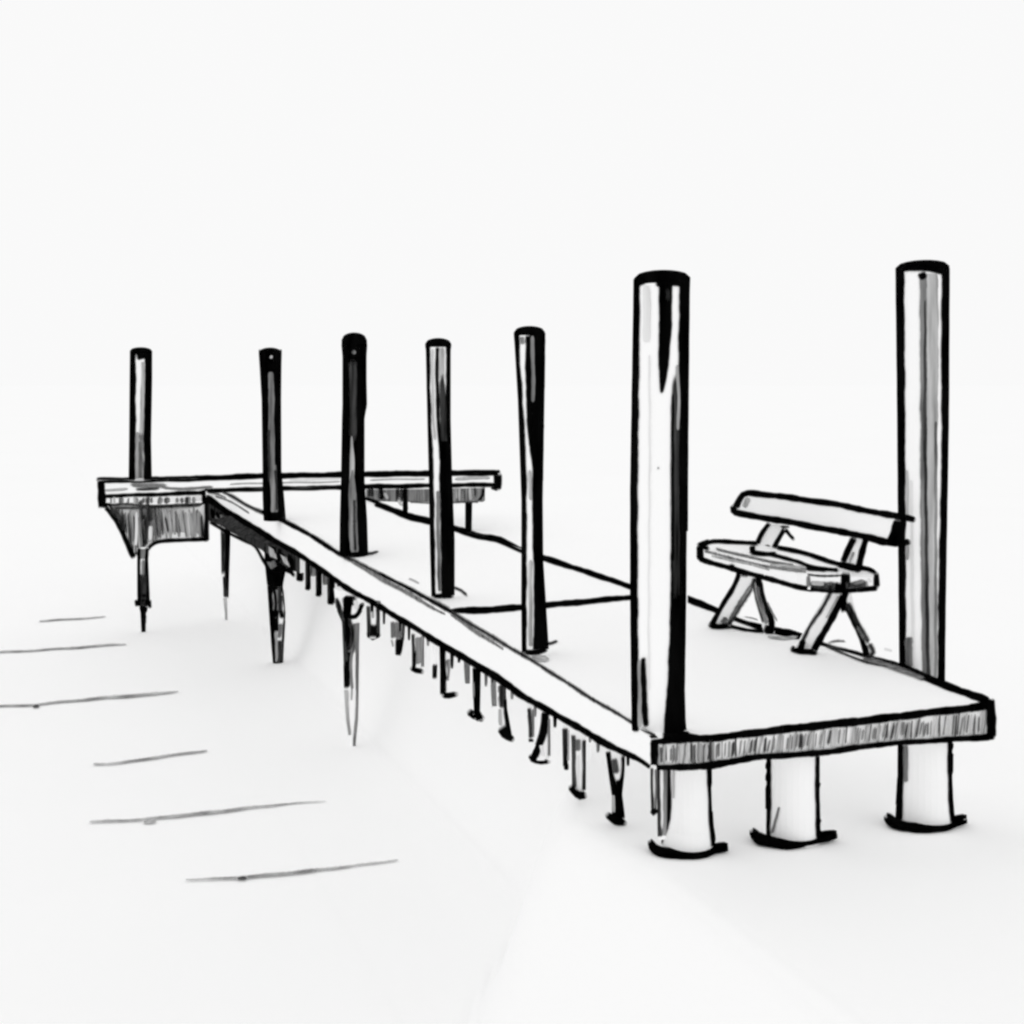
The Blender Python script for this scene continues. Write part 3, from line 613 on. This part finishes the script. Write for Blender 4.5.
# ------------------------------------------------------------------ bench
bench = thing('bench', 'white bench with splayed legs and one back board, beside the thick grey-banded post', 'bench', (1.75, 6.2, DZ))
SZ = 1.0; seatS = Flat(SZ)
backE = [(697.5, 546), (709, 541.5), (749, 542), (784, 547), (800, 551), (834, 561), (851, 566), (869, 568), (877.5, 573)]
frontE = [(700, 550.5), (733, 558), (765, 566), (797, 570.5), (809, 573.5), (848, 577), (877.5, 578)]
botE = [(697.5, 559.5), (711, 562.5), (733, 569.5), (754, 574.5), (776, 581), (797, 587), (809, 589.5), (841, 591), (877.6, 589)]
m = MB()
tp = [seatS.hit(*p) for p in frontE] + [seatS.hit(*p) for p in reversed(backE)]
m.prism(tp, Vector((0, 0, -.045)), 'p')
seatF = Curtain(plan(seatS, frontE))
board(m, seatF, [698 + (878 - 698) * i / 16 for i in range(17)], [(690, 548)] + frontE + [(890, 579)], [(690, 558)] + botE + [(890, 588)], .03, z_top=SZ + .002)
backC = Curtain(plan(seatS, backE))
for p, w, t in [([(699, 558), (711, 562.5), (733, 569), (754, 574.5), (776, 581), (797, 586.5), (815, 589.5), (841, 590.5), (877, 588.5)], 5.2, 'k'), ([(700.5, 545), (700.5, 559)], 7, 'k', ), ([(698, 546), (704, 543), (711, 541)], 5, 'k'),
                ([(704, 551), (733, 558), (765, 566), (808, 572)], 3.2, 'm'), ([(712, 556), (740, 562), (770, 569.5)], 2.2, 'l'), ([(699.5, 546), (699.5, 559.5)], 5, 'k'), ([(699, 546), (710, 549)], 4, 'k'), ([(808, 574), (825, 576), (848, 575)], 2.4, 'd'), ([(876.5, 572), (876.5, 588)], 6, 'k'),
                ([(809, 574), (809, 588)], 4, 'm'), ([(810, 584), (836, 586), (868, 583)], 7, 'd'), ([(812, 583.5), (824, 584)], 3.6, 'l'), ([(827, 584), (833, 584)], 3, 'm'), ([(846, 572), (845, 589)], 9, 'k'), ([(852, 584), (866, 580)], 3.6, 'm'), ([(868, 578), (871, 582)], 3, 'f'), ([(835, 586), (845, 589)], 6, 'k')]:
    m.stroke(seatF, p, w, t)
for p, w, t in [([(700, 547), (709, 542.3), (725, 541.8), (749, 543), (762, 545)], 5, 'k'), ([(775, 547), (800, 552), (834, 562.5), (851, 567), (869, 569), (877, 574)], 5.4, 'k')]:
    m.stroke(backC, p, w, t)
for p, w, t in [([(750, 553), (762, 555), (776, 554)], 3.4, 'k'), ([(752, 547), (752.5, 553)], 5, 'k'), ([(702, 547.5), (710, 543), (725, 542.3), (749, 543.5), (758, 545)], 3.6, 'k'), ([(777, 548), (800, 553), (834, 563.5), (851, 568), (869, 570), (876, 574)], 3.8, 'k'), ([(752, 552.5), (774, 556), (797, 562), (812, 568), (838, 570.5)], 3.4, 'k'), ([(806, 569), (826, 570.5)], 4, 'k'), ([(715, 549), (740, 555.5), (765, 561), (795, 566.5)], 2.6, 'm'), ([(770, 566), (806, 569)], 3, 'l')]:
    m.stroke(seatS, p, w, t)
m.build('seat', bench)
rest = Curtain([(1.62, 7.2), (2.12, 5.45)])
rest.p = [Vector((1.6, 7.2)), Vector((2.16, 5.24))]
m = MB()
bo = [(733, 512), (733, 506), (739, 496), (745, 492.5), (797, 499), (841, 505.5), (879, 513), (903, 518), (903, 541), (885, 542), (866, 537), (841, 531.5), (797, 523.5), (765, 519), (740, 515)]
n0 = rest.nrm(800, 500)
m.prism([rest.hit(*p) for p in bo], -n0 * .045, 'p')
for p, w, t in [([(736, 508), (741, 498), (748, 493), (770, 495), (797, 498.5), (841, 505), (879, 513), (905, 517, 1.1), (916, 520, .8)], 6.2, 'k'), ([(734, 505), (734, 511), (741, 514), (765, 518), (797, 523.5), (841, 532), (866, 536.5), (884, 542, 1.2), (900, 543, 1.1), (911, 541, .8)], 6.4, 'k'),
                ([(900, 520), (897, 532), (893, 543)], 12, 'k'), ([(904, 518), (903, 542)], 6, 'k'), ([(749, 498), (744, 507)], 5, 'l', )]:
    m.stroke(rest, p, w, t)
m.build('backrest', bench)
back2 = Curtain([(1.63, 7.23), (2.19, 5.27)])
for quad, ink in [([(757, 548), (768, 524), (786, 526), (771, 552)], [([(756, 548), (761, 535), (770, 523)], 4.6, 'k'), ([(774, 549), (780, 538), (785, 529)], 5, 'k'), ([(750, 553), (762, 555), (774, 553)], 3.4, 'k'), ([(752, 546), (753, 552)], 5, 'k'), ([(759, 547), (771, 546)], 2.4, 'd'), ([(785, 528), (790, 535), (795, 540)], 4, 'k'), ([(781, 527), (790, 527)], 3, 'd')]),
                  ([(840, 566), (850, 536), (869, 538), (858, 570)], [([(843, 562), (849, 549), (855, 538)], 6, 'k'), ([(858, 572), (862, 555), (867, 539)], 6.4, 'k'), ([(854, 552), (850, 562)], 2.5, 'l'), ([(838, 565), (850, 567), (862, 569)], 7, 'k')])]:
    m = MB(); m.prism([back2.hit(*p) for p in quad], Vector(((quad[0][0] + quad[2][0]) / 2 / F - .512, 1, 0)) * .04, 'p')
    for p, w, t in ink: m.stroke(back2, p, w, t)
    m.build('back_support', bench)
def leg(quad, Yt, ink, body='p', yb=None, feet=()):
    yb = yb or max(p[1] for p in quad); Yf = 1.6 * F / (yb - HY)
    y0 = min(p[1] for p in quad); s_ = Lean(y0, Yt, yb, Yf)
    m = MB(); kx = (sum(p[0] for p in quad) / len(quad) - CX) / F
    m.prism([s_.hit(*p) for p in quad], Vector((kx, 1, 0)) * .045, body)
    for p, w, t in ink: m.stroke(s_, p, w, t)
    for p, w in feet: m.stroke(deckS, p, w, 'k', lift=.006)
    m.build('leg', bench)
leg([(738, 567), (757, 572), (748, 592), (730, 627), (711, 627), (722, 607), (734, 588)], 6.35, [([(728, 566), (738, 572), (733, 588), (722, 605), (712, 624)], 5, 'k'), ([(755, 578), (748, 594), (737, 612), (728, 625)], 4.6, 'd'), ([(751, 585), (738, 606), (729, 620)], 4, 'm'), ([(709, 624), (718, 627), (729, 626)], 6.5, 'k'), ([(741, 573), (748, 574)], 6, 'd'), ([(727, 617), (722, 624)], 6, 'm')], feet=[([(709, 625), (718, 627), (731, 626)], 6)])
leg([(750, 572), (759, 575), (765, 600), (772, 618), (775, 634), (764, 634), (756, 600)], 6.5, [([(752, 574), (755, 595), (763, 622)], 2.4, 'd'), ([(758, 576), (763, 600), (771, 618), (772, 632)], 6, 'k'), ([(757, 585), (761, 605), (767, 625)], 4, 'm'), ([(764, 628), (774, 632)], 9, 'k'), ([(766, 600), (772, 612), (778, 622)], 2, 'm')], yb=634)
leg([(829, 590), (848, 592), (817, 652), (794, 650)], 5.9, [([(831, 592), (822, 608), (811, 624), (801, 645)], 4, 'd'), ([(845, 592), (835, 612), (824, 632), (814, 650)], 6.5, 'k'), ([(838, 596), (826, 618)], 2, 'l'), ([(791, 650, .8), (800, 652, 1), (814, 652, 1)], 6.5, 'k'), ([(803, 640), (800, 650)], 6, 'k'), ([(806, 647), (807, 643)], 3, 'f')], feet=[([(791, 649, .9), (800, 652, 1), (817, 652, 1)], 6)])
leg([(840, 590), (850, 590), (857, 618), (867, 638), (873, 651), (869, 658), (866, 658), (859, 637), (850, 617), (843, 602)], 5.85, [([(846, 590), (843, 602), (844, 612)], 6, 'k'), ([(843, 600), (851, 617), (860, 636), (867, 656)], 5, 'k'), ([(847, 603), (857, 622), (869, 642)], 5.4, 'd'), ([(856, 625), (864, 640)], 3.6, 'm'), ([(864, 645), (867, 657)], 6, 'k'), ([(869, 643), (873, 652), (868, 658)], 5, 'd')], yb=658, feet=[([(866, 656), (871, 656)], 5)])

# ------------------------------------------------------------------ ripples on the water
wat = Flat(WZ)
RG = 'pen drawn ripple lines on the open water'
for lab, sts in [
  ('short faint ripple line, the farthest out on the water', [([(38, 622, .8), (60, 620.5, 1), (107, 617.5, .6)], 1.8, 'r')]),
  ('thin ripple line reaching the picture edge, just nearer than the short faint one', [([(-12, 653.5), (20, 652), (60, 649.5), (95, 647, 1.2), (112, 645.5, 1), (128, 645, .4)], 2.0, 'r')]),
  ('ripple line reaching the picture edge with a dark dot under its middle', [([(-14, 707.5), (30, 706), (70, 702, 1.1), (115, 698, 1.5), (155, 695, 1.4), (180, 692, .4)], 2.2, 'r'), ([(33, 707.5), (39, 707)], 3, 'd')]),
  ('short rising ripple line with nothing beneath it, middle of the water', [([(92, 765.5), (120, 764, 1), (160, 758, 1.2), (209, 751.5, .7)], 2.2, 'r')]),
  ('longest ripple line, thick in its middle with a faint smudge below', [([(88, 823.5), (140, 821), (165, 818.5, 1.3), (210, 814, 1.5), (260, 808, 1.0), (305, 804, .5), (328, 802.6, .2)], 2.3, 'r'), ([(144, 824), (156, 823)], 3, 'l')]),
  ('nearest ripple line, lowest on the open water with a dark dot under it', [([(184, 881.5, .6), (225, 880, 1), (265, 877, 1.4), (310, 872.5, 1.4), (350, 868, 1), (400, 861.5, .7)], 2.4, 'r'), ([(237, 880.5), (247, 879.8)], 3.4, 'd')])]:
    m = MB()
    for p, w, t in sts: m.stroke(wat, p, w, t, ends=(.9, .9), lift=.014)
    o = m.build('ripple_line'); tag(o, lab, 'ripple', RG)

# ------------------------------------------------------------------ water and shore
m = MB(); m.face([(-3000, -200, WZ), (3000, -200, WZ), (3000, 6000, WZ), (-3000, 6000, WZ)], 'w')
o = m.build('water'); o['kind'] = 'structure'
# a low white bank under the near end of the pier, dropping off to the water
def edgeX(Y): return -.075 - .483 * (Y - 6.27)
def sm(t): t = max(0, min(1, t)); return t * t * (3 - 2 * t)
def bank(x, y):
    dl = (edgeX(y) - .12 + 1.1 * sm((y - 5.0) / 2)) - x
    z0 = -.066 - .12 * max(0, min(.8, y - 4.5)) - 1.2 * sm((y - 9) / 40)
    return z0 + (WZ + .004 - z0) * sm(dl / .6)
Yg = [-12, -8, -5, -3, -1.5, 0, 1, 2, 2.6] + [3 + .1 * i for i in range(60)] + [9 + 1.5 * i for i in range(30)]
XO = [-.9 + .06 * i for i in range(46)] + [2.2, 3, 5, 9, 16, 30, 60, 120]
m = MB(); m.grid([[Vector((edgeX(y) + x, y, bank(edgeX(y) + x, y))) for x in XO] for y in Yg], 'w')
o = m.build('shore'); o['kind'] = 'structure'
for p in o.data.polygons: p.use_smooth = True

# ------------------------------------------------------------------ camera, sky, output
cd = bpy.data.cameras.new('camera'); cam = bpy.data.objects.new('camera', cd); C.objects.link(cam)
cam.location = CAM; cam.rotation_euler = (math.radians(90), 0, 0)
cd.sensor_width = 36; cd.lens = 36 * F / 1024; cd.shift_y = -(512 - HY) / 1024; cd.shift_x = 0
cd.clip_start = .05; cd.clip_end = 9000; sc.camera = cam
w = bpy.data.worlds.new('World'); sc.world = w; w.use_nodes = True
bg = w.node_tree.nodes['Background']; bg.inputs[0].default_value = (1, 1, 1, 1); bg.inputs[1].default_value = .95
sc.view_settings.view_transform = 'Standard'; sc.view_settings.look = 'None'; sc.view_settings.exposure = 0; sc.view_settings.gamma = 1
sl = bpy.data.lights.new('sun', 'SUN'); sl.energy = .05; sl.angle = math.radians(70); sl.color = (1, .995, .985)
so = bpy.data.objects.new('sun', sl); C.objects.link(so); so.rotation_euler = (math.radians(48), 0, math.radians(-20))
cy = sc.cycles
cy.transparent_max_bounces = 40; cy.max_bounces = 48; cy.diffuse_bounces = 48; cy.filter_width = 2.6; cy.use_fast_gi = False
